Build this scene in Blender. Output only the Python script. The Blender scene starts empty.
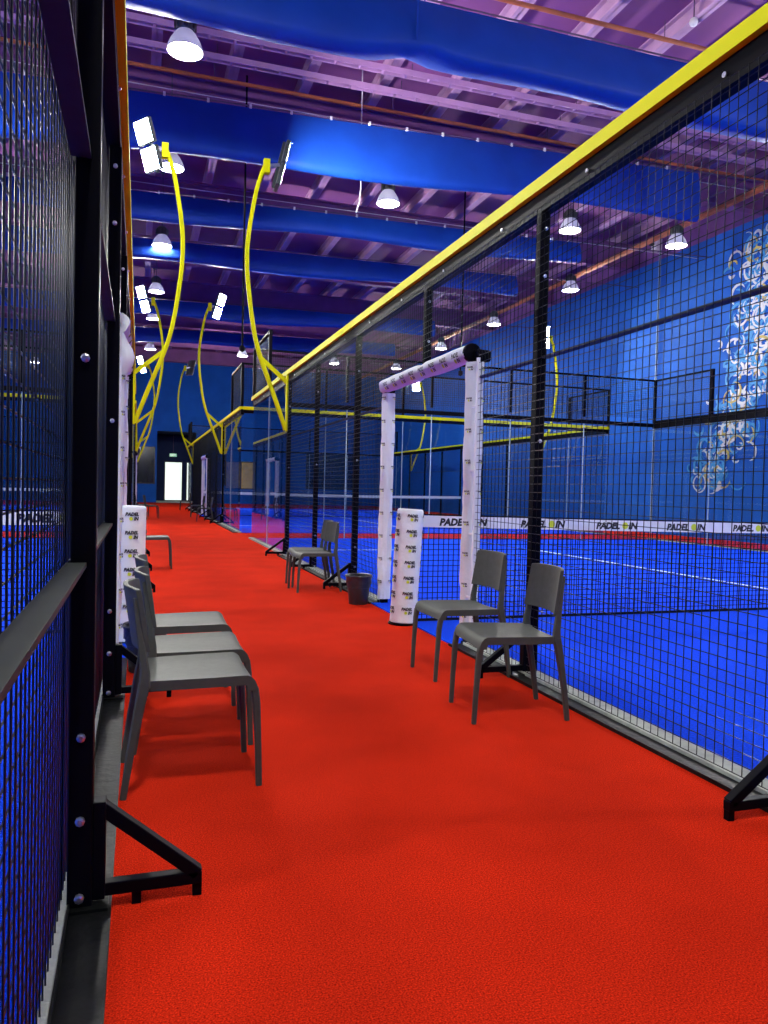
import bpy, math, random
from mathutils import Vector, Matrix, noise
random.seed(7)
SC = bpy.context.scene
COL = SC.collection
PI = math.pi

# ------------------------------------------------------------------ materials
MATS = {}
def nmat(name, col, rough=0.5, metal=0.0, spec=0.5, noise_scale=0, noise_amt=0.0, bump=0.0, bump_scale=60, sheen=0.0):
    m = bpy.data.materials.new(name); m.use_nodes = True
    nt = m.node_tree; b = nt.nodes['Principled BSDF']
    b.inputs['Base Color'].default_value = (*col, 1)
    b.inputs['Roughness'].default_value = rough
    b.inputs['Metallic'].default_value = metal
    b.inputs['Specular IOR Level'].default_value = spec
    if sheen: b.inputs['Sheen Weight'].default_value = sheen
    tc = nt.nodes.new('ShaderNodeTexCoord')
    if noise_amt:
        n = nt.nodes.new('ShaderNodeTexNoise'); n.inputs['Scale'].default_value = noise_scale
        n.inputs['Detail'].default_value = 4
        nt.links.new(tc.outputs['Object'], n.inputs['Vector'])
        r = nt.nodes.new('ShaderNodeValToRGB')
        lo = [max(0, c*(1-noise_amt)) for c in col]; hi = [min(1, c*(1+noise_amt)) for c in col]
        r.color_ramp.elements[0].color = (*lo, 1); r.color_ramp.elements[1].color = (*hi, 1)
        r.color_ramp.elements[0].position = .3; r.color_ramp.elements[1].position = .7
        nt.links.new(n.outputs['Fac'], r.inputs['Fac']); nt.links.new(r.outputs['Color'], b.inputs['Base Color'])
    if bump:
        n2 = nt.nodes.new('ShaderNodeTexNoise'); n2.inputs['Scale'].default_value = bump_scale
        nt.links.new(tc.outputs['Object'], n2.inputs['Vector'])
        bp = nt.nodes.new('ShaderNodeBump'); bp.inputs['Strength'].default_value = bump; bp.inputs['Distance'].default_value = .02
        nt.links.new(n2.outputs['Fac'], bp.inputs['Height']); nt.links.new(bp.outputs['Normal'], b.inputs['Normal'])
    MATS[name] = m
    return m
def emat(name, col, strength):
    m = bpy.data.materials.new(name); m.use_nodes = True
    b = m.node_tree.nodes['Principled BSDF']
    b.inputs['Base Color'].default_value = (.8, .8, .8, 1)
    b.inputs['Emission Color'].default_value = (*col, 1); b.inputs['Emission Strength'].default_value = strength
    MATS[name] = m
    return m
def carpet_mat():
    m = nmat('red_carpet', (.60, .016, .006), 1.0, 0, .02)
    nt = m.node_tree; b = nt.nodes['Principled BSDF']; tc = nt.nodes['Texture Coordinate']
    n1 = nt.nodes.new('ShaderNodeTexNoise'); n1.inputs['Scale'].default_value = 230; n1.inputs['Detail'].default_value = 5
    n2 = nt.nodes.new('ShaderNodeTexNoise'); n2.inputs['Scale'].default_value = 1.6; n2.inputs['Detail'].default_value = 5
    for n in (n1, n2): nt.links.new(tc.outputs['Object'], n.inputs['Vector'])
    r1 = nt.nodes.new('ShaderNodeValToRGB')
    r1.color_ramp.elements[0].position = .32; r1.color_ramp.elements[0].color = (.27, .004, .0012, 1)
    r1.color_ramp.elements[1].position = .68; r1.color_ramp.elements[1].color = (.90, .040, .010, 1)
    nt.links.new(n1.outputs['Fac'], r1.inputs['Fac'])
    r2 = nt.nodes.new('ShaderNodeValToRGB')
    r2.color_ramp.elements[0].position = .35; r2.color_ramp.elements[0].color = (.80, .78, .78, 1)
    r2.color_ramp.elements[1].position = .65; r2.color_ramp.elements[1].color = (1, 1, 1, 1)
    nt.links.new(n2.outputs['Fac'], r2.inputs['Fac'])
    mx = nt.nodes.new('ShaderNodeMixRGB'); mx.blend_type = 'MULTIPLY'; mx.inputs['Fac'].default_value = 1
    nt.links.new(r1.outputs['Color'], mx.inputs['Color1']); nt.links.new(r2.outputs['Color'], mx.inputs['Color2'])
    nt.links.new(mx.outputs['Color'], b.inputs['Base Color'])
    bp = nt.nodes.new('ShaderNodeBump'); bp.inputs['Strength'].default_value = .5; bp.inputs['Distance'].default_value = .012
    nt.links.new(n1.outputs['Fac'], bp.inputs['Height']); nt.links.new(bp.outputs['Normal'], b.inputs['Normal'])
    return m
def glass_mat():
    m = bpy.data.materials.new('court_glass'); m.use_nodes = True; nt = m.node_tree
    for n in list(nt.nodes): nt.nodes.remove(n)
    out = nt.nodes.new('ShaderNodeOutputMaterial')
    tr = nt.nodes.new('ShaderNodeBsdfTransparent'); tr.inputs['Color'].default_value = (.93, .965, .97, 1)
    gl = nt.nodes.new('ShaderNodeBsdfGlossy'); gl.inputs['Roughness'].default_value = 0.0
    g = nt.nodes.new('ShaderNodeNewGeometry')
    dt = nt.nodes.new('ShaderNodeVectorMath'); dt.operation = 'DOT_PRODUCT'
    nt.links.new(g.outputs['Incoming'], dt.inputs[0]); nt.links.new(g.outputs['Normal'], dt.inputs[1])
    ab = nt.nodes.new('ShaderNodeMath'); ab.operation = 'ABSOLUTE'; nt.links.new(dt.outputs['Value'], ab.inputs[0])
    sb = nt.nodes.new('ShaderNodeMath'); sb.operation = 'SUBTRACT'; sb.inputs[0].default_value = 1; nt.links.new(ab.outputs[0], sb.inputs[1])
    pw = nt.nodes.new('ShaderNodeMath'); pw.operation = 'POWER'; pw.inputs[1].default_value = 5; nt.links.new(sb.outputs[0], pw.inputs[0])
    ml = nt.nodes.new('ShaderNodeMath'); ml.operation = 'MULTIPLY_ADD'; ml.inputs[1].default_value = .96; ml.inputs[2].default_value = .04
    nt.links.new(pw.outputs[0], ml.inputs[0])
    mx = nt.nodes.new('ShaderNodeMixShader')
    nt.links.new(ml.outputs[0], mx.inputs[0]); nt.links.new(tr.outputs[0], mx.inputs[1]); nt.links.new(gl.outputs[0], mx.inputs[2])
    nt.links.new(mx.outputs[0], out.inputs[0])
    MATS['glass'] = m
    return m
carpet_mat(); glass_mat()
nmat('turf_blue', (.0015, .060, .84), .95, 0, .06, 90, .30, .4, 150)
nmat('line_white', (.75, .8, .85), .8, 0, .2, 200, .1)
nmat('wall_blue', (.006, .10, .46), .75, 0, .2, 1.2, .12, .08, 40)
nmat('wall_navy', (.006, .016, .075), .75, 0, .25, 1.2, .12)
nmat('wall_purple', (.22, .085, .28), .8, 0, .2, 2, .12)
nmat('roof_purple', (.22, .072, .22), .8, 0, .2, .35, .22)
nmat('beam_purple', (.22, .078, .23), .65, 0, .3, 2, .12)
nmat('purlin_purple', (.42, .24, .42), .65, 0, .3, 2, .12)
nmat('pipe_mauve', (.42, .22, .44), .55, 0, .4, 3, .1)
nmat('pipe_orange', (.40, .10, .035), .5, 0, .4, 3, .2)
nmat('banner_blue', (.004, .050, .36), .55, 0, .25, 1.5, .12, .5, 4)
nmat('steel_black', (.0018, .0018, .0045), .5, .0, .06, 8, .2)
nmat('wire_black', (.0024, .0026, .0026), .30, .0, .24)
nmat('wire_worn_lit', (.012, .013, .012), .28, .0, .5)  # worn coat; bright light on the left wires also put into the colour
nmat('plastic_black', (.004, .0048, .005), .5, 0, .15, 6, .25, .15, 30)
nmat('bar_grey', (.034, .040, .036), .5, 0, .1, 12, .15)
nmat('zinc', (.6, .62, .66), .3, .9, .5)
nmat('yellow', (.84, .85, .001), .55, 0, .12)
nmat('concrete_white', (.42, .46, .40), .85, 0, .2, 14, .2, .3, 60)
nmat('cloth_white', (.74, .79, .80), .8, 0, .2, 4, .06, .3, 22)
nmat('tape_white', (.78, .8, .82), .75, 0, .2, 8, .05)
nmat('net_black', (.006, .008, .02), .9, 0, .1)
nmat('ink_black', (.012, .012, .014), .6)
nmat('ball_yellow', (.62, .72, .03), .6)
nmat('chair_grey', (.062, .067, .058), .6, 0, .16, 30, .08, .06, 150)
nmat('chair_foot', (.02, .02, .02), .6)
nmat('bin_black', (.016, .018, .022), .4, 0, .5, 12, .2)
nmat('bag_black', (.02, .02, .024), .3, 0, .5, 20, .3, .5, 25)
nmat('lamp_metal', (.10, .12, .10), .35, .5, .5, 8, .1)
nmat('reflector_grey', (.5, .5, .55), .3, 0, .5)
nmat('rod_grey', (.10, .06, .13), .5, .2)
nmat('seal_clear', (.35, .47, .55), .3, 0, .5)
nmat('tinted_glass', (.010, .016, .022), .12, 0, .5, .8, .3)
nmat('tan_blind', (.55, .38, .12), .6, 0, .3, 3, .2)
nmat('frame_dark', (.01, .012, .02), .4)
nmat('scroll_white', (.62, .66, .66), .5)
nmat('scroll_gold', (.50, .40, .10), .5)
nmat('scroll_cyan', (.03, .28, .60), .5)
nmat('cable_white', (.65, .62, .65), .5)
emat('lamp_glow', (1.0, .96, .98), 85)
emat('flood_glow', (1.0, .985, .93), 720)
emat('doorway_glow', (.86, 1.0, .90), .95)
emat('exit_glow', (.10, .65, .30), .35)
emat('exit_letters', (.75, 1.0, .8), 1.0)
def translucent(name, col):
    m = MATS[name]; nt = m.node_tree; b = nt.nodes['Principled BSDF']; out = nt.nodes['Material Output']
    tl = nt.nodes.new('ShaderNodeBsdfTranslucent'); tl.inputs['Color'].default_value = (*col, 1)
    mx = nt.nodes.new('ShaderNodeMixShader'); mx.inputs[0].default_value = .25
    nt.links.new(b.outputs[0], mx.inputs[1]); nt.links.new(tl.outputs[0], mx.inputs[2]); nt.links.new(mx.outputs[0], out.inputs[0])
translucent('reflector_grey', (.5, .5, .58))
M = MATS

# ------------------------------------------------------------------ mesh builder
OFF = {}
class MB:
    def __init__(s): s.v = []; s.f = []
    def add(s, vs, fs):
        n = len(s.v); s.v += [tuple(x) for x in vs]; s.f += [tuple(i+n for i in f) for f in fs]; return s
    def box(s, x0, x1, y0, y1, z0, z1):
        x0, x1 = min(x0, x1), max(x0, x1); y0, y1 = min(y0, y1), max(y0, y1); z0, z1 = min(z0, z1), max(z0, z1)
        return s.add([(x0,y0,z0),(x1,y0,z0),(x1,y1,z0),(x0,y1,z0),(x0,y0,z1),(x1,y0,z1),(x1,y1,z1),(x0,y1,z1)],
                     [(0,3,2,1),(4,5,6,7),(0,1,5,4),(1,2,6,5),(2,3,7,6),(3,0,4,7)])
    def bar(s, p, q, w, h, up=(0,0,1)):
        p = Vector(p); q = Vector(q); d = (q-p).normalized(); up = Vector(up)
        a = d.cross(up)
        if a.length < 1e-5: a = d.cross(Vector((1,0,0)))
        a.normalize(); b = a.cross(d).normalized(); a *= w/2; b *= h/2
        return s.add([p-a-b, p+a-b, p+a+b, p-a+b, q-a-b, q+a-b, q+a+b, q-a+b],
                     [(0,1,2,3),(7,6,5,4),(0,4,5,1),(1,5,6,2),(2,6,7,3),(3,7,4,0)])
    def sweep(s, pts, sizes, side=(0,1,0)):
        """rounded-rectangle section swept along pts; sizes = (width along side, thickness) per point"""
        pts = [Vector(p) for p in pts]; side = Vector(side).normalized(); n = len(pts); rings = []
        for i, p in enumerate(pts):
            d = (pts[min(i+1,n-1)]-pts[max(i-1,0)]).normalized()
            nr = d.cross(side).normalized(); w, t = sizes[i]
            w /= 2; t /= 2; c = min(w, t)*.38
            sec = [(-w,-t+c),(-w+c,-t),(w-c,-t),(w,-t+c),(w,t-c),(w-c,t),(-w+c,t),(-w,t-c)]
            rings.append([p+side*a+nr*b for a, b in sec])
        vs = [v for r in rings for v in r]; k = 8
        fs = [(i*k+j, i*k+(j+1)%k, (i+1)*k+(j+1)%k, (i+1)*k+j) for i in range(n-1) for j in range(k)]
        fs += [tuple(reversed(range(k))), tuple(range((n-1)*k, n*k))]
        return s.add(vs, fs)
    def tube(s, pts, r, seg=10, cap=True):
        pts = [Vector(p) for p in pts]; n = len(pts); rr = r if isinstance(r, (list, tuple)) else [r]*n
        vs = []; a = None
        for i, p in enumerate(pts):
            d = (pts[min(i+1,n-1)]-pts[max(i-1,0)]).normalized()
            if a is None:
                a = d.cross(Vector((0,0,1)))
                if a.length < 1e-3: a = d.cross(Vector((0,1,0)))
            a = (a - d*a.dot(d)).normalized(); b = d.cross(a)
            vs += [p+(a*math.cos(t)+b*math.sin(t))*rr[i] for t in [2*PI*j/seg for j in range(seg)]]
        fs = [(i*seg+j, i*seg+(j+1)%seg, (i+1)*seg+(j+1)%seg, (i+1)*seg+j) for i in range(n-1) for j in range(seg)]
        if cap: fs += [tuple(reversed(range(seg))), tuple(range((n-1)*seg, n*seg))]
        return s.add(vs, fs)
    def lathe(s, prof, c=(0,0,0), seg=24, axis='z', wob=None):
        vs = []
        for r, z in prof:
            for j in range(seg):
                t = 2*PI*j/seg; rr = r*(1+(wob(t, z) if wob else 0))
                if axis == 'z': vs.append((c[0]+rr*math.cos(t), c[1]+rr*math.sin(t), c[2]+z))
                elif axis == 'x': vs.append((c[0]+z, c[1]+rr*math.cos(t), c[2]+rr*math.sin(t)))
                else: vs.append((c[0]+rr*math.sin(t), c[1]+z, c[2]+rr*math.cos(t)))
        n = len(prof)
        fs = [(i*seg+j, i*seg+(j+1)%seg, (i+1)*seg+(j+1)%seg, (i+1)*seg+j) for i in range(n-1) for j in range(seg)]
        loop = prof[0] == prof[-1]
        if prof[0][0] > 1e-6 and not loop: fs.append(tuple(reversed(range(seg))))
        if prof[-1][0] > 1e-6 and not loop: fs.append(tuple(range((n-1)*seg, n*seg)))
        return s.add(vs, fs)
    def wire(s, p, q, r):
        return s.bar(p, q, r*2, r*2, (.0, .7, .7) if abs(q[2]-p[2]) < 1e-6 else (1, 0, 0))
    def grid(s, fn, nu, nv, thick=None):
        """closed sheet: fn(u,v)->(top point, bottom point)"""
        top = []; bot = []
        for i in range(nu+1):
            for j in range(nv+1):
                a, b = fn(i/nu, j/nv); top.append(a); bot.append(b)
        W = nv+1; N = len(top); fs = []
        for i in range(nu):
            for j in range(nv):
                q = (i*W+j, (i+1)*W+j, (i+1)*W+j+1, i*W+j+1)
                fs.append(q); fs.append(tuple(N+k for k in reversed(q)))
        edge = [i*W for i in range(nu+1)] + [nu*W+j for j in range(1, nv+1)] + [i*W+nv for i in range(nu-1, -1, -1)] + [j for j in range(nv-1, 0, -1)]
        for a, b in zip(edge, edge[1:]+edge[:1]): fs.append((b, a, N+a, N+b))
        return s.add(top+bot, fs)
    def build(s, name, mat, parent=None, smooth=False, bevel=0, kind=None, label=None):
        off = OFF.get(parent.as_pointer(), Vector()) if parent else Vector()
        me = bpy.data.meshes.new(name)
        me.from_pydata([Vector(v)-off for v in s.v], [], s.f)
        me.materials.append(M[mat])
        if smooth:
            for p in me.polygons: p.use_smooth = True
            me.set_sharp_from_angle(angle=math.radians(38))
        me.update()
        o = bpy.data.objects.new(name, me); COL.objects.link(o)
        if parent: o.parent = parent; OFF[o.as_pointer()] = off
        if bevel:
            b = o.modifiers.new('bevel', 'BEVEL'); b.width = bevel; b.segments = 2; b.limit_method = 'ANGLE'
        if kind: o['kind'] = kind
        if label: o['label'] = label
        return o
def thing(name, label, cat, loc=(0,0,0), group=None):
    o = bpy.data.objects.new(name, None); COL.objects.link(o); o.location = loc
    o['label'] = label; o['category'] = cat; o.empty_display_size = .1
    if group: o['group'] = group
    OFF[o.as_pointer()] = Vector(loc)
    return o
def tag(o, label, cat, group=None):
    o['label'] = label; o['category'] = cat
    if group: o['group'] = group
    return o
def struct(mb, name, mat, label=None, **k):
    o = mb.build(name, mat, kind='structure', **k)
    if label: o['label'] = label
    o['category'] = 'structure'
    return o
def copy_tree(o, parent=None):
    c = o.copy(); COL.objects.link(c)
    if parent: c.parent = parent
    for ch in list(o.children): copy_tree(ch, c)
    return c

# text as plain geometry: returns 2-D vertices (centred) and faces
def text2d(txt, height, shear=0.0, bold=0.0):
    cu = bpy.data.curves.new('lettering', 'FONT'); cu.body = txt; cu.size = 1; cu.shear = shear; cu.offset = bold
    cu.align_x = 'CENTER'; cu.align_y = 'CENTER'; cu.resolution_u = 2
    ob = bpy.data.objects.new('lettering', cu); COL.objects.link(ob)
    dg = bpy.context.evaluated_depsgraph_get(); ev = ob.evaluated_get(dg); me = ev.to_mesh()
    vs = [(v.co.x, v.co.y) for v in me.vertices]; fs = [tuple(p.vertices) for p in me.polygons]
    ev.to_mesh_clear(); bpy.data.objects.remove(ob); bpy.data.curves.remove(cu)
    ys = [v[1] for v in vs]; xs = [v[0] for v in vs]; k = height/(max(ys)-min(ys)); cx = (max(xs)+min(xs))/2; cy = (max(ys)+min(ys))/2
    return [((x-cx)*k, (y-cy)*k) for x, y in vs], fs
T_PADEL = text2d('PADEL', 1, .2, .055); T_IN = text2d('IN', 1, .2, .055)
def width(t): return max(v[0] for v in t[0])-min(v[0] for v in t[0])
def put2d(mb, t, k, cx, cy, fn):
    mb.add([fn(cx+x*k, cy+y*k) for x, y in t[0]], t[1])
def disc2d(mb, r, cx, cy, fn, n=12):
    mb.add([fn(cx+r*math.cos(2*PI*i/n), cy+r*math.sin(2*PI*i/n)) for i in range(n)], [tuple(range(n))])
def stacked_logo(pad, w, fn):
    """two-line mark: word above, ball and short word below, right aligned; w = width"""
    ink, ball = MB(), MB()
    k = w/width(T_PADEL)
    put2d(ink, T_PADEL, k, 0, k*.62, fn)
    wi = width(T_IN)*k
    put2d(ink, T_IN, k, w/2-wi/2, -k*.62, fn)
    disc2d(ball, k*.52, w/2-wi-k*.75, -k*.62, fn)
    ink.build('printed_mark', 'ink_black', pad); ball.build('printed_ball', 'ball_yellow', pad)

# ------------------------------------------------------------------ layout constants (metres, camera at origin, corridor along +Y)
XR, XL = 2.283, -.131
NEAR, FAR = 6.08, 28.05
HALL = dict(x0=-12.45, x1=14.5, y0=-7.0, y1=47.0, z=9.1)
RAIL = 2.975

# ------------------------------------------------------------------ setting
struct(MB().box(HALL['x0'], HALL['x1'], HALL['y0'], 50.2, -.12, 0), 'floor', 'red_carpet', 'red carpet floor of the hall')
struct(MB().box(HALL['x0']-.2, HALL['x1']+.2, HALL['y0']-.2, 50.4, HALL['z'], HALL['z']+.15), 'ceiling', 'roof_purple', 'purple roof sheeting')
w = struct(MB().box(HALL['x1'], HALL['x1']+.2, HALL['y0'], HALL['y1'], -.1, 8.05), 'wall_right', 'wall_blue', 'blue side wall behind the right courts')
MB().box(HALL['x1']-.004, HALL['x1']+.2, HALL['y0'], HALL['y1'], 8.05, HALL['z']).build('upper_wall', 'wall_purple', w, label='purple band above the blue wall')
w = struct(MB().box(HALL['x0']-.2, HALL['x0'], HALL['y0'], HALL['y1'], -.1, 8.05), 'wall_left', 'wall_blue', 'blue side wall behind the left courts')
MB().box(HALL['x0']-.2, HALL['x0']+.004, HALL['y0'], HALL['y1'], 8.05, HALL['z']).build('upper_wall', 'wall_purple', w, label='purple band above the blue wall')
struct(MB().box(HALL['x0']-.2, HALL['x1']+.2, HALL['y0']-.2, HALL['y0'], -.1, HALL['z']), 'wall_back', 'wall_blue', 'blue wall at the near end')
mb = MB()
mb.box(HALL['x0'], 1.0, 47, 47.2, -.1, 8.6); mb.box(3.25, HALL['x1'], 47, 47.2, -.1, 8.6); mb.box(1.0, 3.25, 47, 47.2, 4.25, 8.6)
w = struct(mb, 'wall_far', 'wall_blue', 'blue wall at the far end of the walkway')
MB().box(HALL['x0'], HALL['x1'], 46.996, 47.2, 8.6, HALL['z']).build('upper_wall', 'wall_purple', w, label='purple band above the blue far wall')
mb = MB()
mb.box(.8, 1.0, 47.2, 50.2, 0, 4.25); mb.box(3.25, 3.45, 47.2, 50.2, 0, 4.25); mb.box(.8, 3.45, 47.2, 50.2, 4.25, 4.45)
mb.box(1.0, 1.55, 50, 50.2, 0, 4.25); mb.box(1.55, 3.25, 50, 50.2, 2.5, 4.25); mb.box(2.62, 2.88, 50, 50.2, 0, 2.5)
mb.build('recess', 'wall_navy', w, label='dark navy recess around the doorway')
MB().box(1.0, 3.25, 46.7, 50, 0, .05).build('step', 'concrete_white', w, label='pale doorstep')
def framed(name, x0, x1, z0, z1, y, gl, label, mull=()):
    f = MB(); t = .06
    f.box(x0, x1, y-.05, y+.02, z1-t, z1).box(x0, x1, y-.05, y+.02, z0, z0+t).box(x0, x0+t, y-.05, y+.02, z0+t, z1-t).box(x1-t, x1, y-.05, y+.02, z0+t, z1-t)
    for mx in mull: f.box(mx-t/2, mx+t/2, y-.05, y+.02, z0+t, z1-t)
    o = struct(f, name, 'frame_dark', label)
    MB().box(x0+t, x1-t, y-.015, y+.01, z0+t, z1-t).build('pane', gl, o)
    return o
framed('door_1', 1.52, 2.65, .05, 2.55, 50.0, 'doorway_glow', 'brightly lit doorway at the far end of the walkway')
framed('door_2', 2.86, 3.22, .05, 2.55, 50.0, 'doorway_glow', 'narrow lit side panel beside the far doorway')
framed('window_1', -.5, .9, 1.1, 3.3, 46.99, 'tinted_glass', 'dark tinted window on the blue far wall left of the doorway')
framed('window_2', 5.0, 6.85, .9, 2.6, 46.99, 'tan_blind', 'tan window on the far wall right of the doorway', (5.95,))
framed('window_3', 10.0, 13.2, 1.0, 3.3, 46.99, 'tinted_glass', 'wide dark window at the right end of the far wall', (11.6,))
# exit sign
t = thing('exit_sign', 'small green exit sign above the far doorway', 'sign', (2.05, 49.9, 2.85))
MB().box(1.83, 2.27, 49.9, 49.97, 2.85, 3.05).build('sign_box', 'exit_glow', t)
tx = text2d('EXIT', .12, 0, .02); mb = MB(); mb.add([(2.05+x, 49.893, 2.95+y) for x, y in tx[0]], tx[1]); mb.build('lettering', 'exit_letters', t)
MB().tube([(2.05, 49.93, 3.05), (2.05, 49.93, 4.25)], .012, 6).build('hanger', 'rod_grey', t)

# roof frame
def ibeam_x(y, z0, z1, fl):
    b = MB(); x0, x1 = HALL['x0'], HALL['x1']
    b.box(x0, x1, y-.012, y+.012, z0, z1); b.box(x0, x1, y-fl/2, y+fl/2, z0, z0+.03); b.box(x0, x1, y-fl/2, y+fl/2, z1-.03, z1)
    return b
for i, y in enumerate((15, 20.2, 25, 30, 35, 40, 45)):
    o = struct(ibeam_x(y, 8.05, 8.79, .26), 'roof_girder', 'beam_purple', 'purple steel roof girder running across the hall')
for k in range(-12, 8):
    x = 4.34+1.38*k
    if HALL['x0']+.2 < x < HALL['x1']-.2:
        b = MB(); b.box(x-.01, x+.01, HALL['y0'], 47, 8.8, 9.1); b.box(x-.09, x+.09, HALL['y0'], 47, 8.8, 8.825); b.box(x-.09, x+.09, HALL['y0'], 47, 9.07, 9.1)
        struct(b, 'roof_purlin', 'purlin_purple', 'pale mauve steel purlin running along the hall')
# pipes
def pipe(name, pts, r, mat, label, cat, clamps=()):
    t = thing(name, label, cat, pts[0])
    MB().tube(pts, r, 8).build('pipe_run', mat, t, smooth=True)
    for c in clamps: MB().tube([c, (c[0], c[1], 8.8)], .008, 5).build('hanger', 'rod_grey', t)
    return t
HX = [-9, -5.6, -2.2, 1.2, 4.6, 8, 11.4]
def tray(y, z, label):
    t = thing('cable_tray', label, 'cable tray', (-12, y, z))
    b = MB(); b.box(-12, 14, y-.07, y-.05, z, z+.10).box(-12, 14, y+.05, y+.07, z, z+.10); 
    for i in range(60): b.box(-12+i*.433, -11.96+i*.433, y-.05, y+.05, z, z+.02)
    b.build('ladder', 'pipe_mauve', t)
    for x in HX: MB().tube([(x, y, z+.02), (x, y, 8.8)], .008, 5).build('hanger', 'rod_grey', t)
tray(13.15, 8.55, 'upper mauve cable tray crossing under the roof before the second blue banner')
tray(13.75, 8.5, 'lower mauve cable tray just behind the upper one')
pipe('sprinkler_pipe', [(-12, 14.25, 8.45), (14, 14.25, 8.45)], .035, 'pipe_orange', 'orange sprinkler pipe crossing behind the mauve cable trays', 'pipe', [(x, 14.25, 8.45) for x in HX])
pipe('sprinkler_pipe', [(-12, 10.55, 8.5), (14, 10.55, 8.5)], .035, 'pipe_orange', 'orange sprinkler pipe crossing above the nearest blue banner', 'pipe', [(x, 10.55, 8.5) for x in HX])
pipe('sprinkler_pipe', [(12.8, -3, 7.86), (12.8, 45, 7.86)], .085, 'pipe_orange', 'thick rust orange pipe running along the hall before the right wall', 'pipe', [(12.8, y, 7.86) for y in (3, 9, 15, 21, 27, 33, 39)])
pipe('conduit', [(14.44, 18.9, .0), (14.44, 18.9, 8.3)], .03, 'seal_clear', 'thin pale vertical conduit on the blue right wall', 'pipe')
t = thing('wall_camera', 'small white camera box at the top of the conduit on the right wall', 'camera', (14.4, 18.9, 8.3))
MB().box(14.2, 14.42, 18.78, 19.02, 8.28, 8.6).build('housing', 'cable_white', t, bevel=.02)
MB().lathe([(.06, 0), (.06, .1), (.04, .12)], (14.08, 18.9, 8.44), 12, 'x').build('lens_tube', 'frame_dark', t)
t = thing('dangling_cable', 'white loose cable dangling below the second blue banner', 'cable', (3.96, 14.2, 8.0))
MB().tube([(3.96, 14.2, 9.1), (3.97, 14.2, 7.4), (3.98, 14.2, 6.9), (3.95, 14.18, 6.6), (3.88, 14.15, 6.38)], .013, 6).build('cable_run', 'cable_white', t, smooth=True)
for (x, y, lab) in ((1.83, 14.6, 'dark net cord hanging from the roof beside the tall near right light pole'), (6.72, 15.5, 'dark cord hanging from the roof above the padded door frame')):
    t = thing('hanging_cord', lab, 'cord', (x, y, 3))
    MB().tube([(x, y, 3.7), (x, y, 8.8)], .019, 6).build('cord_run', 'steel_black', t)
    MB().lathe([(.0, -.06), (.05, -.03), (.05, .05), (.0, .08)], (x, y, 3.7), 10).build('weight', 'steel_black', t)
t = thing('smoke_detector', 'small round white detector hanging under the roof above the near rail', 'detector', (8.37, 10.32, 8.7))
MB().lathe([(0, -.07), (.05, -.05), (.07, 0), (.05, .05), (0, .06)], (8.37, 10.32, 8.72), 16).build('sensor_head', 'cable_white', t, smooth=True)
MB().tube([(8.37, 10.32, 8.77), (8.37, 10.32, 9.1)], .01, 6).build('stem', 'rod_grey', t)
# wires stretched across the hall (banner guide lines)
for (y, z, lab) in ((14.6, 8.25, 'thin pale guide wire stretched below the dark roof girder'), (17.4, 7.55, 'thin pale guide wire stretched above the third blue banner')):
    t = thing('guide_wire', lab, 'wire', (-12, y, z))
    MB().tube([(-12.46, y, z), (14.51, y, z+.1)], .009, 5).build('strand', 'cable_white', t)

# ------------------------------------------------------------------ blue ceiling banners
def banner(y, zb, zt, slope, x1, label, gather=None, depth=.16, grom=False):
    x0 = -11.5; t = thing('ceiling_banner', label, 'banner', (x0, y, zt), 'blue fabric banners hung across the hall')
    nx = 120; prof = []
    H = zt-zb
    for k in range(7): a = k/6; prof.append((-depth*math.sin(a*PI*.55)*.8, zt-H*.86*a))
    for k in range(1, 8): a = PI-PI*k/8; prof.append((depth*.8*math.cos(a), zb+H*.14-H*.14*math.sin(a)))
    for k in range(7): a = 1-k/6; prof.append((depth*math.sin(a*PI*.55)*.8, zt-H*.86*a))
    vs = []; n = len(prof)
    for i in range(nx+1):
        x = x0+(x1-x0)*i/nx
        for j, (dy, z) in enumerate(prof):
            f = (zt-z)/H
            wv = noise.noise(Vector((x*.55, y, f*1.3)))*.05 + noise.noise(Vector((x*2.1+f*2, y+5, f*2.2)))*.018
            zz = z + slope*x + f*.05*math.sin(x*.9+y)
            if gather is not None:
                g = math.exp(-((x-gather)/.42)**2); zz += f*g*.10; wv += f*g*.05*math.sin((x-gather)*26)
            sgn = -1 if j < n/2 else 1
            vs.append((x, y+dy+sgn*wv*f, zz))
    fs = [(i*n+j, i*n+(j+1)%n, (i+1)*n+(j+1)%n, (i+1)*n+j) for i in range(nx) for j in range(n)]
    fs += [tuple(reversed(range(n))), tuple(range(nx*n, (nx+1)*n))]
    MB().add(vs, fs).build('sheet', 'banner_blue', t, smooth=True)
    MB().tube([(-12.46, y, zt+.03-slope*12.4), (14.51, y, zt+.03+slope*14.5)], .012, 6).build('cable', 'rod_grey', t)
    if grom:
        for i in range(int((x1-x0)/.72)):
            x = x0+.3+i*.72
            MB().box(x-.02, x+.02, y-.03, y+.03, zt-.015+slope*x, zt+.05+slope*x).build('clip', 'cable_white', t)
    if gather is not None:
        MB().box(gather-.012, gather+.012, y-depth*.9, y-depth*.9+.01, zb+.2, zt).build('seam', 'banner_blue', t)
banner(9.5, 6.66, 7.5, .0, 10.6, 'large blue fabric banner nearest the camera, hung under the purple roof', gather=3.3, depth=.25)
banner(13.5, 6.66, 7.63, .03, 11.2, 'second blue fabric banner, with a row of white clips along its top', grom=True)
banner(16.84, 6.66, 7.2, .02, 10.45, 'third blue fabric banner, behind the one with white clips', grom=True)
banner(20.0, 6.66, 7.2, .018, 10.35, 'fourth blue fabric banner, just behind the third')
banner(26.4, 6.66, 7.2, .018, 10.35, 'fifth blue fabric banner, low behind the purple girder')
banner(31.0, 6.6, 7.15, .018, 10.35, 'farthest and faintest blue fabric banner, before the far wall')

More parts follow.
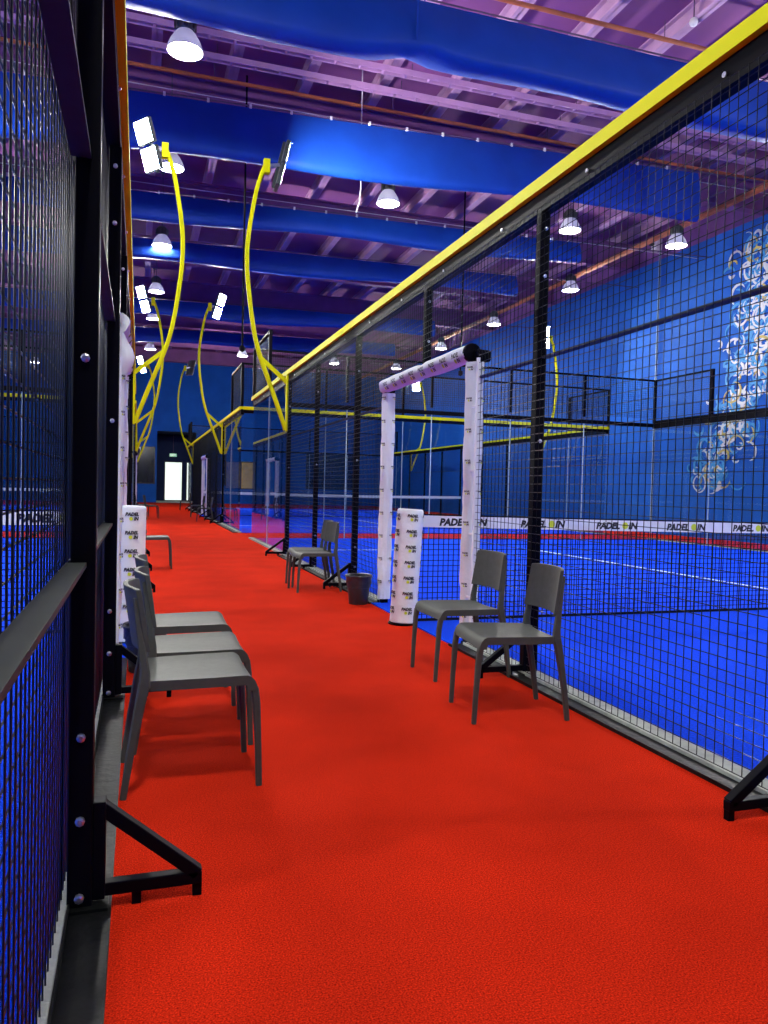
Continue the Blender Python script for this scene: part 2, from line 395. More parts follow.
# ------------------------------------------------------------------ high bay lamps
def high_bay():
    t = thing('high_bay_lamp', '', 'lamp', (0, 0, 0), 'bell shaped high bay lamps under the roof')
    MB().lathe([(.235, 0), (.245, .0), (.235, .05), (.20, .14), (.15, .22), (.11, .27), (.105, .27), (.145, .215), (.19, .13), (.225, .05), (.235, 0)], (0,0,0), 28).build('reflector', 'reflector_grey', t, smooth=True)
    MB().lathe([(0, .012), (.226, .012), (.226, .022), (0, .022)], (0,0,0), 28).build('lens', 'lamp_glow', t)
    MB().lathe([(.11, .265), (.125, .28), (.125, .42), (.10, .46), (.06, .48), (0, .48)], (0,0,0), 20).build('housing', 'lamp_metal', t, smooth=True)
    b = MB()
    for k in range(10):
        a = 2*PI*k/10; b.bar((.12*math.cos(a), .12*math.sin(a), .35), (.15*math.cos(a), .15*math.sin(a), .35), .012, .13)
    b.build('cooling_fins', 'lamp_metal', t)
    MB().tube([(0, 0, .48), (0, 0, 1.8)], .011, 6).build('suspension_rod', 'rod_grey', t)
    MB().lathe([(.05, 1.77), (.05, 1.8), (0, 1.8)], (0,0,0), 12).build('ceiling_hook', 'lamp_metal', t)
    return t
LAMPS = [(.52, 10.88, 'high bay lamp over the walkway, the nearest and largest in the photo'),
 (.49, 14.9, 'high bay lamp over the walkway, second from the camera'), (.47, 19.8, 'high bay lamp over the walkway, third from the camera'),
 (.43, 24.56, 'high bay lamp over the walkway, fourth from the camera'), (.42, 28.6, 'high bay lamp over the walkway, fifth from the camera'),
 (.4, 35.1, 'high bay lamp over the walkway, farthest from the camera'),
 (4.4, 35, 'small far high bay lamp above the grey mesh wing of the far right court'),
 (4.82, 15.1, 'high bay lamp alone in mid roof beside the white dangling cable'),
 (9.13, 15.12, 'high bay lamp just right of the near black fence post, under the second banner'),
 (11.98, 15.1, 'high bay lamp near the right wall, beside the white camera box'),
 (11.85, 19.5, 'high bay lamp by the right wall, second along that wall'), (11.85, 24.5, 'high bay lamp by the right wall, third along that wall'),
 (11.89, 29.5, 'high bay lamp by the right wall, fourth along that wall'), (11.89, 35.3, 'high bay lamp by the right wall, last along that wall'),
 (8.75, 35.2, 'small far high bay lamp left of the padded door frame'),
 (-5, 10.9, 'high bay lamp over the near left court, nearer one'), (-5, 19.8, 'high bay lamp over the near left court, farther one'), (-5, 29, 'high bay lamp over the far left court')]
FILL_LAMPS = [(-5, 41.5, 'added high bay lamp brightening the far wall, over the far left court'), (.5, 6.3, 'added unseen high bay lamp lighting the walkway ahead of the camera'), (4.8, 1.5, 'added unseen high bay lamp lighting the near half of the near right court'), (9.1, 6, 'added unseen high bay lamp lighting the far half of the near right court')]  # lamps added for more light near the camera and on the far wall
proto = high_bay()
for i, (x, y, lab) in enumerate(LAMPS+FILL_LAMPS):
    o = proto if i == 0 else copy_tree(proto)
    o.location = (x, y, 7.0); o['label'] = lab

# ------------------------------------------------------------------ court enclosures
def bolt(parent, x, y, z, s, axis='x', r=.011):
    b = MB()
    if axis == 'x': b.lathe([(r*1.5, 0), (r*1.5, .003), (r, .003), (r, .010), (r*.5, .012)], (x, y, z), 8, 'x')
    else: b.lathe([(r, 0), (r, -.009), (r*.5, -.012)], (x, y, z), 8, 'y')
    return b.build('bolt', 'zinc', parent)
def wire_panel(x, y0, y1, z0, z1, s, r=.0021, pitch=.05, seg=6):
    b = MB(); n = round((y1-y0)/pitch)
    for i in range(n+1): y = y0+(y1-y0)*i/n; b.tube([(x, y, z0), (x, y, z1)], r, seg)
    m = round((z1-z0)/pitch)
    for j in range(m+1): z = z0+(z1-z0)*j/m; b.tube([(x-s*r*1.7, y0, z), (x-s*r*1.7, y1, z)], r, seg)
    return b
def wire_panel_x(y, x0, x1, z0, z1, r=.0023, pitch=.05):
    b = MB(); n = round((x1-x0)/pitch)
    for i in range(n+1): x = x0+(x1-x0)*i/n; b.bar((x, y, z0), (x, y, z1), r*2, r*2, (1,0,0))
    m = round((z1-z0)/pitch)
    for j in range(m+1): z = z0+(z1-z0)*j/m; b.bar((x0, y+r*1.8, z), (x1, y+r*1.8, z), r*2, r*2)
    return b
def side(X0, s, N, ph, walkway, yellow=True, back_glass=True):
    """long side of a court: mesh bays for the middle 12 m, glass at both ends; s = outward x direction"""
    X = lambda u: X0+s*u
    t = thing('court_fence', f'black wire mesh fence {ph}', 'fence', (X0, N, 0))
    D = 1.0   # half door opening
    pads = (N-1.08, N+.9) if walkway else ()
    left = s > 0 and walkway
    um = -.045 if left else (.045 if walkway else -.018)      # plane of the wires
    ys = [N-6, N-4, N-2, N+2, N+4, N+6] + ([N-.1] if walkway else [N])
    for i, y in enumerate(sorted(ys)):
        z0 = 0 if not (walkway and abs(y-N) < .3) else 2.17
        hw = .03
        p = MB().box(X(-.03), X(.03), y-hw, y+hw, z0, 2.78).build('fence_post', 'steel_black', t, bevel=.004)
        if walkway:
            for z in ((2.68, 2.4, 1.42, .46) if z0 == 0 else (2.68, 2.35)): bolt(p, X(0), y-hw, z, s, 'y')
            if z0 == 0: MB().box(X(-.05), X(.07), y-.05, y+.05, .012, .02).build('base_plate', 'plastic_black', p)
    yy = [N-6, N-4, N-2] + list(pads) + [N+2, N+4, N+6]
    for a, b_ in zip(yy, yy[1:]):
        door = walkway and abs((a+b_)/2-N) < .4
        if door: a -= .15; b_ += .10
        wire_panel(X(um), a+(.10 if walkway and a == pads[1] else 0), b_-(.15 if walkway and b_ == pads[0] else 0), 2.2 if door else .02, 2.80, s).build('mesh_panel', 'wire_worn_lit' if left else 'wire_black', t, smooth=True)
        if not door:
            for z in ((.90, 1.92) if left else (1.92,)): MB().box(X(-.040), X(.008), a+.03, b_-.03, z-.006, z+.006).build('mid_bar', 'bar_grey', t)
    MB().box(X(-.052), X(.022), N-10, N+10, 2.785, 2.91).build('top_tube', 'steel_black', t)
    rl = MB().box(X(.022), X(.057), N-10, N+10, 2.90, RAIL).box(X(-.052), X(.022), N-10, N+10, 2.915, RAIL)
    rl.build('top_rail', 'yellow' if yellow else 'steel_black', t)
    if walkway:
        for i in range(20):
            y = N-9.5+i*1.0
            bolt(t, X(.022 if s > 0 else .034), y, 2.835, s, 'x', .008)
    for a, b_ in ((N-10, pads[0]-.05), (pads[1]+.05, N+10)) if walkway else ((N-10, N+10),):
        MB().box(X(um-(.006 if left else .085)), X(um+.018), a, b_, 0, .03).build('kerb', 'concrete_white', t, bevel=.004)
    kb = MB()
    for a, b_ in ((N-10, pads[0]), (pads[1], N+6)) if walkway else ():
        u0, u1 = (-.028, .078) if left else (.048, .155); kb.box(X(u0), X(u1), a, b_, 0, .012).box(X(u0), X(u0+.006), a, b_, .012, .032).box(X(u1-.006), X(u1), a, b_, .012, .018)
    if walkway: kb.build('kerb_tray', 'plastic_black', t)
    if walkway:
        for y in (N-6, N-4, N-2, N+2, N+4, N+6):
            b = MB()
            b.box(X(.03), X(.062), y-.025, y+.025, .03, .285)
            L = .308 if left else .345
            b.bar((X(.045), y, .27), (X(L-.01), y, .058), .034, .034, (0,1,0))
            b.bar((X(.05), y, .05), (X(L), y, .05), .034, .034, (0,1,0))
            br = b.build('brace', 'steel_black', t, bevel=.003)
            for u in (.14, L-.012): MB().box(X(u-.012), X(u+.012), y-.012, y+.012, .0, .034).build('foot', 'steel_black', br)
            for z in (.045, .245): bolt(br, X(.0), y-.031, z, s, 'y', .012)
    # glass ends
    for sg in ((1, -1) if back_glass else (1,)):
        e0, e1 = N+6*sg, N+10*sg
        wh = 'far' if sg > 0 else 'near'
        g = thing('glass_wall', f'clear glass side panels, {wh} end, {ph}', 'glass wall', (X0, (e0+e1)/2, 0))
        for a, b_ in ((e0, e0+2*sg), (e0+2*sg, e1)):
            lo, hi = min(a, b_), max(a, b_)
            MB().box(X(-.006), X(.006), lo+.045, hi-.012, .034, 2.78).build('glass_pane', 'glass', g)
        ym = e0+2*sg
        MB().box(X(-.008), X(.008), ym-.011, ym+.011, .034, 2.78).build('joint_seal', 'seal_clear', g)
        for y in (ym, e1): MB().box(X(-.03), X(.03), y-.03, y+.03, 2.98, 4.0).build('upper_post', 'steel_black', g)
        lo, hi = min(ym, e1), max(ym, e1)
        wire_panel(X(-.018), lo+.03, hi-.03, 2.98, 3.96, s).build('upper_mesh', 'wire_black', g)
        MB().box(X(-.025), X(.025), lo, hi, 3.96, 4.0).build('upper_bar', 'steel_black', g)
        MB().box(X(.032), X(.06), min(e0, e1), max(e0, e1), .0, .03).build('kerb_strip', 'concrete_white', g)
    return t
def end_wall(y, xa, xb, out, ph, yellow):
    x0, x1 = min(xa, xb), max(xa, xb)
    t = thing('back_wall', f'glass end wall with wire mesh on top, {ph}', 'glass wall', ((x0+x1)/2, y, 0))
    for i in range(5):
        a, b = x0+.04+(x1-x0-.08)*i/5, x0+.04+(x1-x0-.08)*(i+1)/5
        MB().box(a+.008, b-.008, y-.006, y+.006, .01, 2.84).build('glass_pane', 'glass', t)
        if i: MB().box(a-.008, a+.008, y-.009, y+.009, .01, 2.84).build('joint_seal', 'seal_clear', t)
        wire_panel_x(y, a, b, 3.04, 3.96).build('upper_mesh', 'wire_black', t)
        if i: MB().box(a-.025, a+.025, y-.025, y+.025, 2.98, 4.0).build('upper_post', 'steel_black', t)
    MB().box(x0+.03, x1-.03, y-.03, y+.03, 2.82, 2.91).build('top_tube', 'steel_black', t)
    if yellow: MB().box(x0+.03, x1-.03, y+out*.03, y+out*.06, 2.90, RAIL).box(x0+.03, x1-.03, y-.03, y+.03, 2.915, RAIL).build('top_rail', 'yellow', t)
    MB().box(x0, x1, y-.025, y+.025, 3.96, 4.0).build('upper_bar', 'steel_black', t)
def flood_pole(X0, s, y, label, yaw=0.0):
    t = thing('floodlight_pole', label, 'light pole', (X0+s*.05, y, 2.0))
    X = lambda u: X0+s*u
    MB().box(X(.03), X(.062), y-.045, y+.045, 2.0, 2.90).build('bracket', 'yellow', t, bevel=.004)
    P = [(.06, 2.02), (.20, 2.41), (.38, 2.88), (.51, 3.23), (.60, 3.6), (.665, 4.03), (.71, 4.42), (.72, 4.8), (.695, 5.1), (.66, 5.35), (.57, 5.83), (.44, 6.2)]
    # smooth the upper part by Catmull-Rom
    pts = []
    for i in range(len(P)-1):
        p0, p1, p2, p3 = P[max(i-1, 0)], P[i], P[i+1], P[min(i+2, len(P)-1)]
        for k in range(4):
            q = k/4
            pts.append(tuple(.5*(2*p1[c]+(p2[c]-p0[c])*q+(2*p0[c]-5*p1[c]+4*p2[c]-p3[c])*q*q+(3*p1[c]-p0[c]-3*p2[c]+p3[c])*q**3) for c in (0, 1)))
    pts.append(P[-1])
    MB().sweep([(X(u), y, z) for u, z in pts], [(.068, .064)]*len(pts), (0,1,0)).build('pole', 'yellow', t, smooth=True)
    MB().bar((X(.05), y, 2.78), (X(.48), y, 3.14), .06, .05, (0,1,0)).build('strut', 'yellow', t)
    MB().box(X(.39), X(.49), y-.05, y+.05, 6.02, 6.24).build('pole_cap', 'yellow', t, bevel=.006)
    # lamp frame: leans inwards, faces the court and down
    a = math.radians(20 if yaw else 13); c = Vector((X(.20), y, 6.17)); RZ = Matrix.Rotation(yaw, 3, 'Z')
    along = RZ @ Vector((-s*math.sin(a), 0, math.cos(a))); nrm = RZ @ Vector((-s*math.cos(a), 0, -math.sin(a)))
    MB().bar((X(.42), y, 6.14), c-nrm*.04, .05, .05, (0,1,0)).build('arm', 'zinc', t)
    MB().bar(c-along*.38-nrm*.05, c+along*.38-nrm*.05, .05, .03, (0,1,0)).build('lamp_frame', 'lamp_metal', t)
    for q in (-.19, .19):
        cc = c+along*q
        h = MB().bar(cc-along*.17, cc+along*.17, .36, .07, tuple(nrm)).build('floodlight', 'lamp_metal', t, bevel=.012)
        MB().bar(cc-along*.15+nrm*.032, cc+along*.15+nrm*.032, .32, .008, tuple(nrm)).build('lamp_face', 'flood_glow', h)
    return t

def sleeve(cx, cy, z0, z1, r, ang, gap, seed, bulge=0.0):
    """C-shaped padded sleeve, opening towards angle ang"""
    nz, na = 44, 30; th = .014; vs = []
    def ring(rr, z, k):
        out = []
        for j in range(na+1):
            a = ang+gap+(2*PI-2*gap)*j/na
            wob = noise.noise(Vector((math.cos(a)*1.6+seed, math.sin(a)*1.6, z*3.1)))*.016 + noise.noise(Vector((math.cos(a)*4+seed, math.sin(a)*4, z*11)))*.007
            bl = bulge*math.exp(-((z-z1+.14)/.10)**2)*max(0, math.cos(a-ang-PI))
            out.append((cx+(rr+wob+bl)*math.cos(a), cy+(rr+wob+bl)*math.sin(a), z))
        return out
    W = na+1
    for k in range(nz+1): vs += ring(r, z0+(z1-z0)*k/nz, k)
    for k in range(nz+1): vs += ring(r-th, z0+(z1-z0)*k/nz, k)
    N_ = (nz+1)*W; fs = []
    for k in range(nz):
        for j in range(na):
            q = (k*W+j, k*W+j+1, (k+1)*W+j+1, (k+1)*W+j); fs += [q, tuple(N_+i for i in reversed(q))]
        for j in (0, na): fs.append((k*W+j, (k+1)*W+j, N_+(k+1)*W+j, N_+k*W+j))
    for k in (0, nz):
        for j in range(na): fs.append((k*W+j, k*W+j+1, N_+k*W+j+1, N_+k*W+j))
    return MB().add(vs, fs)
def portal(X0, s, N, label, bulge=0.0, logos=True):
    if bulge: X0 -= .03
    t = thing('padded_door_frame', label, 'door frame', (X0, N, 0))
    ya, yb = N-1.08, N+.9; ang = PI if s > 0 else 0.0; X = lambda u: X0+s*u
    for i, y in enumerate((ya, yb)):
        MB().box(X(-.03), X(.03), y-.03, y+.03, 0, 2.06).build('post', 'steel_black', t)
        l = sleeve(X0, y, .05, 2.03, .063, ang, .45, i*3.7+N, bulge if i == 0 else 0).build('leg_pad', 'cloth_white', t, smooth=True)
        if i == 0: near_leg = l
        if logos:
            for zi in range(9):
                z = .22+zi*.22
                for a0 in (-PI/2+(-.95 if s < 0 else .95), -PI/2+(.5 if s < 0 else -.3)):
                    stacked_logo(l, .05, lambda x, yv, z=z, a0=a0: (X0+.078*math.cos(a0+x/.078), y+.078*math.sin(a0+x/.078), z+yv))
    y = ya; l = near_leg
    for z in (.35, .8, 1.25, 1.7, 1.99): MB().box(X(.038), X(.044), y-.15, y-.03, z, z+.014).build('tie', 'tape_white', l)
    MB().box(X(.034), X(.054), y-.155, y-.135, .06, 2.04).build('edge_binding', 'tape_white', l)
    # cross beam pad
    nl, na = 40, 24; vs = []; y0, y1 = ya+.0, yb+.02; cx, cz = X(.03), 2.10
    for k in range(nl+1):
        y = y0+(y1-y0)*k/nl
        for j in range(na):
            a = 2*PI*j/na; r = .066+noise.noise(Vector((math.cos(a)*1.2, math.sin(a)*1.2, y*2.6)))*.014-.012*math.exp(-((y-N+.1)/.06)**2)
            vs.append((cx+r*math.sin(a), y, cz+r*math.cos(a)))
    fs = [(k*na+j, k*na+(j+1)%na, (k+1)*na+(j+1)%na, (k+1)*na+j) for k in range(nl) for j in range(na)]
    fs += [tuple(reversed(range(na))), tuple(range(nl*na, (nl+1)*na))]
    b = MB().add(vs, fs).build('crossbeam_pad', 'cloth_white', t, smooth=True)
    if not bulge: MB().lathe([(.0, -.012), (.064, -.012), (.068, .0), (.068, .02), (.06, .025)], (cx, y0-.005, cz), 20, 'y').build('end_cap', 'steel_black', b)
    MB().box(X(-.10), X(.02), ya-.06, ya+.05, 2.035, 2.12).build('corner_cap', 'steel_black', t, bevel=.02)
    MB().box(X(-.05), X(.05), yb-.05, yb+.05, 2.03, 2.08).build('corner_cap', 'steel_black', t, bevel=.01)
    if logos:
        for i in range(8):
            y = ya+.13+i*.235
            for a0 in (-PI/2-.25, PI/2+.25) if False else ((-PI/2-.35,) if s < 0 else (PI/2+.35,)):
                def fn(xx, yv, y=y, a0=a0):
                    a = a0+(yv if s < 0 else -yv)/.081
                    return (cx+.081*math.sin(a), y+(-xx if s < 0 else xx), cz+.081*math.cos(a))
                stacked_logo(b, .13, fn)
    return t
def net(X0, X1, y, label, text=False):
    xa, xb = (X0-.07, X1-.05) if X1 > X0 else (X1+.05, X0+.07)
    t = thing('court_net', label, 'net', ((xa+xb)/2, y, 0))
    top = lambda x: .90-.04*math.sin(PI*(x-xa)/(xb-xa))
    b = MB(); n = int((xb-xa)/.045)
    for i in range(n+1):
        x = xa+(xb-xa)*i/n; b.bar((x, y, .03), (x, y, top(x)-.09), .005, .005, (1,0,0))
    for j in range(1, 18):
        z = .03+j*.045; b.bar((xa, y+.003, z), (xb, y+.003, z), .005, .005)
    b.build('netting', 'net_black', t)
    MB().bar((xa, y, .03), (xb, y, .03), .012, .022).build('bottom_band', 'net_black', t)
    def fn(u, v):
        x = xa+(xb-xa)*u; z = top(x)-.095*v
        return (x, y-.006, z), (x, y+.006, z)
    tp = MB().grid(fn, 40, 1).build('headband', 'tape_white', t)
    MB().tube([(xa, y, top(xa)+.01)]+[(xa+(xb-xa)*i/20, y, top(xa+(xb-xa)*i/20)+.008) for i in range(1, 20)]+[(xb, y, top(xb)+.01)], .006, 6).build('cable', 'steel_black', t)
    if text:
        h = .064; wp = width(T_PADEL)*h; sx = .25/wp
        for i in range(13):
            x0 = xa+.18+i*.757
            if x0+.45 > xb: break
            ink, ink2, ball = MB(), MB(), MB()
            def f2(x, z): return (x, y-.0075, top(x0+.2)-.048+z)
            ink.add([f2(x0+.125+x*h*sx, z*h) for x, z in T_PADEL[0]], T_PADEL[1])
            disc2d(ball, .032, x0+.305, 0, f2, 16)
            ink2.add([f2(x0+.39+x*h*1.1, z*h) for x, z in T_IN[0]], T_IN[1])
            ink2.build('printed_word', 'ink_black', tp); ink.build('printed_word', 'ink_black', tp); ball.build('printed_ball', 'ball_yellow', tp)
    return t
def net_post(x, y, lean, label, rot=0.0, r0=.108):
    t = thing('padded_net_post', label, 'net post', (x, y, 0))
    ax = Vector((math.sin(lean), 0, math.cos(lean))); base = Vector((x, y, .0))
    nz, na = 30, 30; vs = []
    e1 = Vector((math.cos(lean), 0, -math.sin(lean))); e2 = Vector((0,1,0))
    prof = [(0.0, 0), (.9, 0), (1, .008)] + [(1+.0, .012+.91*k/nz) for k in range(nz+1)] + [(.97, .933), (.9, .94), (0, .94)]
    for q, z in prof:
        for j in range(na):
            a = 2*PI*j/na; r = r0*q*(1+noise.noise(Vector((math.cos(a)*1.3+x, math.sin(a)*1.3, z*3)))*.045)*(1+.04*(1-z))
            vs.append(base+ax*(z+.012)+(e1*math.cos(a)+e2*math.sin(a))*r)
    n = len(prof)
    fs = [(i*na+j, i*na+(j+1)%na, (i+1)*na+(j+1)%na, (i+1)*na+j) for i in range(n-1) for j in range(na)]
    p = MB().add(vs, fs).build('pad', 'cloth_white', t, smooth=True)
    for zi in range(7):
        z = .12+zi*.127
        for a0 in (-PI/2+rot, -PI/2+rot-1.35, -PI/2+rot+1.35):
            def fn(xx, yv):
                a = a0+xx/(r0*1.09)
                return base+ax*(z+yv)+(e1*math.cos(a)+e2*math.sin(a))*(r0*1.075)
            stacked_logo(p, .095, fn)
    MB().lathe([(r0+.015, 0), (r0+.015, .011), (r0, .0115)], (x, y, 0), 24).build('base_plate', 'steel_black', t)
    return t

def court(X0, d, N, nm, far):
    X1 = X0+d*10
    struct(MB().box(X0+d*.075, X1-d*.0, N-10, N+10, 0, .012).box(X0+d*.052, X0+d*.075, N-10, N+10, 0, .0115).box(X0-d*.13, X0+d*.075, N-1.1, N+.92, 0, .011), 'court_floor', 'turf_blue', f'blue artificial turf of the {nm}')
    for (a, b, c, e, lab) in ((X0+d*.1, X1-d*.1, N-6.97, N-6.92, 'near service line'), (X0+d*.1, X1-d*.1, N+6.92, N+6.97, 'far service line'), (X0+d*4.975, X0+d*5.025, N-6.92, N+6.92, 'centre line')):
        struct(MB().box(a, b, c, e, .012, .0145), 'court_line', 'line_white', f'white {lab} of the {nm}')
    side(X0, -d, N, f'on the walkway side of the {nm}', True)
    side(X1, d, N, f'on the outer side of the {nm}', False, yellow=far)
    end_wall(N+10, X0, X1, 1, f'far end of the {nm}', False)
    if far: end_wall(N-10, X0, X1, -1, f'near end of the {nm}', True)
    net(X0, X1, N-.2, f'black net with white headband across the {nm}', not far)
    portal(X0, -d, N, f'white padded door frame on the walkway side of the {nm}', bulge=.07 if (d < 0 and not far) else 0, logos=not far)
    def aim(sd, e):   # heads turn towards the net
        if nm == 'near right court' and sd < 0: return 0.0
        if nm == 'far right court' and sd < 0 and e == 'far': return -math.radians(50)*sd
        return math.radians(36)*(1 if e == 'far' or far else -1)*sd
    for (y, e) in ((N-6, 'near'), (N+6, 'far')):
        flood_pole(X0, -d, y, f'curved yellow floodlight pole, {e} end, walkway side of {nm}', aim(-d, e))
        flood_pole(X1, d, y, f'curved yellow floodlight pole, {e} end, outer side of {nm}', aim(d, e)*1.5)
court(XR, 1, NEAR, 'near right court', False)
court(XR, 1, FAR, 'far right court', True)
court(XL, -1, NEAR, 'near left court', False)
court(XL, -1, FAR, 'far left court', True)
net_post(2.10, 5.90, .045, 'white padded net post leaning by the right door opening, printed with small marks', -.12)
net_post(-.085, 5.60, .015, 'white padded net post on the left behind the grey chairs', .25, .125)

# ------------------------------------------------------------------ mural on the right wall
rw = bpy.data.objects['wall_right']
rnd = random.Random(3)
SN = [0]
def scroll(mb, y, z, r, a0, a1, wd):
    SN[0] += 1; lift = .008+SN[0]*.00004
    n = 18; vs = []
    for i in range(n+1):
        q = i/n; a = a0+(a1-a0)*q; rr = r*(1-.45*q); w = wd*math.sin(PI*min(1, q*.9+.1))**.7
        for dr in (-w, w):
            for xx in (HALL['x1']-lift, HALL['x1']-.001):
                vs.append((xx, y+(rr+dr)*math.cos(a), z+(rr+dr)*math.sin(a)))
    fs = []
    for i in range(n):
        b = i*4; c = b+4
        fs += [(b, b+2, c+2, c), (b+1, c+1, c+3, b+3), (b, c, c+1, b+1), (b+2, b+3, c+3, c+2)]
    fs += [(0, 1, 3, 2), (n*4, n*4+2, n*4+3, n*4+1)]
    mb.add(vs, fs)
sc = {'scroll_white': MB(), 'scroll_gold': MB(), 'scroll_cyan': MB()}
for i in range(420):
    z = rnd.uniform(1.4, 7.7); hw = 1.0-.35*abs(z-5)/3
    y = 15.1+rnd.gauss(0, .55)*hw + max(0, 4.6-z)*.5
    if not 13.6 < y < 17.4: continue
    k = rnd.choice(['scroll_white', 'scroll_white', 'scroll_gold', 'scroll_cyan', 'scroll_cyan', 'scroll_cyan'])
    a = rnd.uniform(0, 2*PI); scroll(sc[k], y, z, rnd.uniform(.10, .36), a, a+rnd.uniform(2, 4.6)*rnd.choice((-1, 1)), rnd.uniform(.016, .042))
for k, b in sc.items(): b.build('mural_scrolls', k, rw, label={'scroll_white': 'white curling scrollwork painted on the wall', 'scroll_gold': 'gold curling scrollwork painted on the wall', 'scroll_cyan': 'light blue curling scrollwork painted on the wall'}[k])

# ------------------------------------------------------------------ chairs
def make_chair():
    t = thing('chair', '', 'chair')
    def seat_pt(u, v):
        # v 0 back -> 1 front lip; u across
        y = (u-.5)*.435; e = abs(u-.5)*2
        if v < .8: x = -.20+.385*v/.8; z = .438+.006*v/.8
        else:
            a = (v-.8)/.2*PI*.5; x = .185+.047*math.sin(a); z = .444-.062*(1-math.cos(a))
        nx, nz = (0, 1) if v < .8 else (math.sin((v-.8)/.2*PI*.5), math.cos((v-.8)/.2*PI*.5))
        dish = -.012*(1-e**3) if v < .8 else -.012*(1-e**3)*(1-(v-.8)/.2)
        y *= 1-.07*max(0, 1-v*2)
        top = Vector((x+nx*dish, y, z+nz*dish)); th = .018+.020*e**5
        return top, Vector((top.x-nx*th, y, top.z-nz*th))
    MB().grid(lambda u, v: seat_pt(u, v), 16, 22).build('seat', 'chair_grey', t, smooth=True)
    for sd in (-1, 1):
        y0 = sd*.2
        MB().sweep([(.246, sd*.196, 0), (.240, sd*.198, .15), (.230, sd*.20, .33), (.222, sd*.20, .385), (.196, sd*.20, .424), (.165, sd*.20, .432)],
                   [(.023, .023), (.025, .025), (.029, .029), (.031, .031), (.032, .028), (.028, .018)]).build('leg', 'chair_grey', t, smooth=True)
        MB().sweep([(-.262, sd*.20, 0), (-.240, sd*.202, .16), (-.205, sd*.202, .36), (-.190, sd*.20, .43)],
                   [(.023, .024), (.026, .029), (.030, .038), (.032, .042)]).build('leg', 'chair_grey', t, smooth=True)
        MB().sweep([(-.190, sd*.20, .415), (-.190, sd*.199, .47), (-.200, sd*.193, .55), (-.216, sd*.184, .65), (-.230, sd*.178, .75)],
                   [(.032, .042), (.029, .036), (.026, .028), (.020, .020), (.014, .012)]).build('back_upright', 'chair_grey', t, smooth=True)
    def back_pt(u, v):
        e = (u-.5)*2; y = e*(.200-.010*v)
        z = .548+.238*v; x = -.206-.036*v - .046*(1-e*e)+.022
        th = .016 if abs(e) < .9 else .013
        if v > .93: z -= .006*abs(e)**6
        return Vector((x+.014, y, z)), Vector((x-.006, y, z))
    MB().grid(back_pt, 18, 8).build('backrest', 'chair_grey', t, smooth=True, bevel=.003)
    return t
CH = [((1.785, 3.43), 174, 'grey plastic chair nearest the camera on the right, in front of the black fence post'),
 ((1.88, 4.245), 181, 'grey plastic chair on the right beside the white padded net post, second from the camera'),
 ((.205, 2.965), 1, 'grey plastic chair nearest the camera in the row of three on the left'),
 ((.24, 3.42), 0, 'middle grey plastic chair of the row of three on the left'),
 ((.24, 4.02), 0, 'grey plastic chair farthest from the camera in the row of three on the left'),
 ((1.86, 8.43), 180, 'farther of two grey chairs side by side left of the black bin'),
 ((1.82, 8.02), 184, 'nearer of two grey chairs side by side left of the black bin'),
 ((.19, 10.45), 0, 'lone grey chair on the left just beyond the padded net post, only its front showing'),
 ((.10, 26.5), 0, 'far grey chair on the left against the far left court fence'),
 ((.38, 25.55), 6, 'far grey chair on the left standing farther out in the walkway'),
 ((1.93, 26.6), 180, 'far grey chair on the right before the far padded door frame'),
 ((1.92, 23.6), 176, 'far grey chair on the right nearest the double yellow bracket'),
 ((1.93, 33.7), 180, 'smallest and farthest grey chair on the right near the lit doorway')]
proto = make_chair()
for i, ((x, y), a, lab) in enumerate(CH):
    o = proto if i == 0 else copy_tree(proto)
    o.location = (x, y, 0.001); o.scale = (.94, .94, .94); o.rotation_euler = (0, 0, math.radians(a)); o['label'] = lab; o['group'] = 'grey plastic chairs along the red walkway'

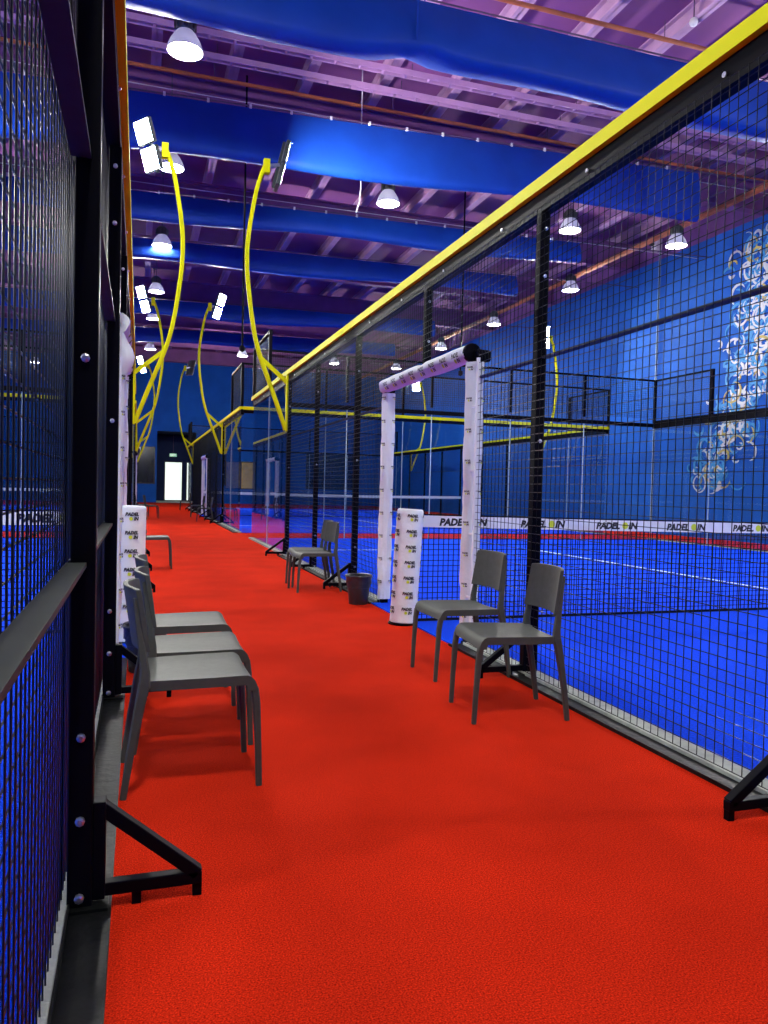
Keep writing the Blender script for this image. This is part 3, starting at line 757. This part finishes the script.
# ------------------------------------------------------------------ waste bins
def waste_bin(x, y, label, k=1.0):
    t = thing('waste_bin', label, 'bin', (x, y, 0))
    ribs = lambda tt, z: .0
    MB().lathe([(0, 0), (.088, 0), (.092, .006), (.104, .13), (.108, .16), (.112, .162), (.115, .2), (.118, .262), (.128, .262), (.13, .272), (.122, .278), (.114, .27), (.10, .12), (.085, .015), (0, .012)], (x, y, 0), 28).build('bucket', 'bin_black', t, smooth=True)
    MB().lathe([(.119, .205), (.124, .20), (.1235, .25), (.133, .272), (.127, .284), (.112, .276), (.105, .2), (.09, .12), (0, .10), (0, .095), (.09, .115)], (x, y, 0), 36, wob=lambda tt, z: .025*noise.noise(Vector((math.cos(tt)*3+x, math.sin(tt)*3, z*20)))).build('liner_bag', 'bag_black', t, smooth=True)
    return t
waste_bin(2.03, 7.0, 'black waste bin with liner on the right beside the padded door frame')
waste_bin(.05, 4.68, 'black waste bin on the left behind the row of three grey chairs')

# ------------------------------------------------------------------ world, camera, view
wd = bpy.data.worlds.new('World'); SC.world = wd; wd.use_nodes = True
wd.node_tree.nodes['Background'].inputs['Color'].default_value = (.02, .02, .03, 1)
wd.node_tree.nodes['Background'].inputs['Strength'].default_value = .3
cam = bpy.data.cameras.new('camera'); co = bpy.data.objects.new('camera', cam); COL.objects.link(co)
F, YAW, PITCH, ROLL, HC = 758.0, .3135, .0300, .0240, 1.1094
cam.sensor_fit = 'AUTO'; cam.sensor_width = 36; cam.lens = F/1024*36; cam.clip_start = .02; cam.clip_end = 200
fw = Vector((math.sin(YAW)*math.cos(PITCH), math.cos(YAW)*math.cos(PITCH), -math.sin(PITCH)))
rt = Vector((math.cos(YAW), -math.sin(YAW), 0)); up = rt.cross(fw)
c, s_ = math.cos(ROLL), math.sin(ROLL)
r2 = rt*c+up*s_; u2 = -rt*s_+up*c
co.matrix_world = Matrix(((r2.x, u2.x, -fw.x, 0), (r2.y, u2.y, -fw.y, 0), (r2.z, u2.z, -fw.z, HC), (0, 0, 0, 1)))
SC.camera = co
SC.view_settings.view_transform = 'Standard'; SC.view_settings.look = 'None'; SC.view_settings.gamma = 1; SC.view_settings.use_curve_mapping = False
SC.view_settings.exposure = 0.08
SC.cycles.max_bounces = 9; SC.cycles.transparent_max_bounces = 32; SC.cycles.use_denoising = True
SC.cycles.caustics_reflective = False; SC.cycles.caustics_refractive = False; SC.cycles.sample_clamp_indirect = 6
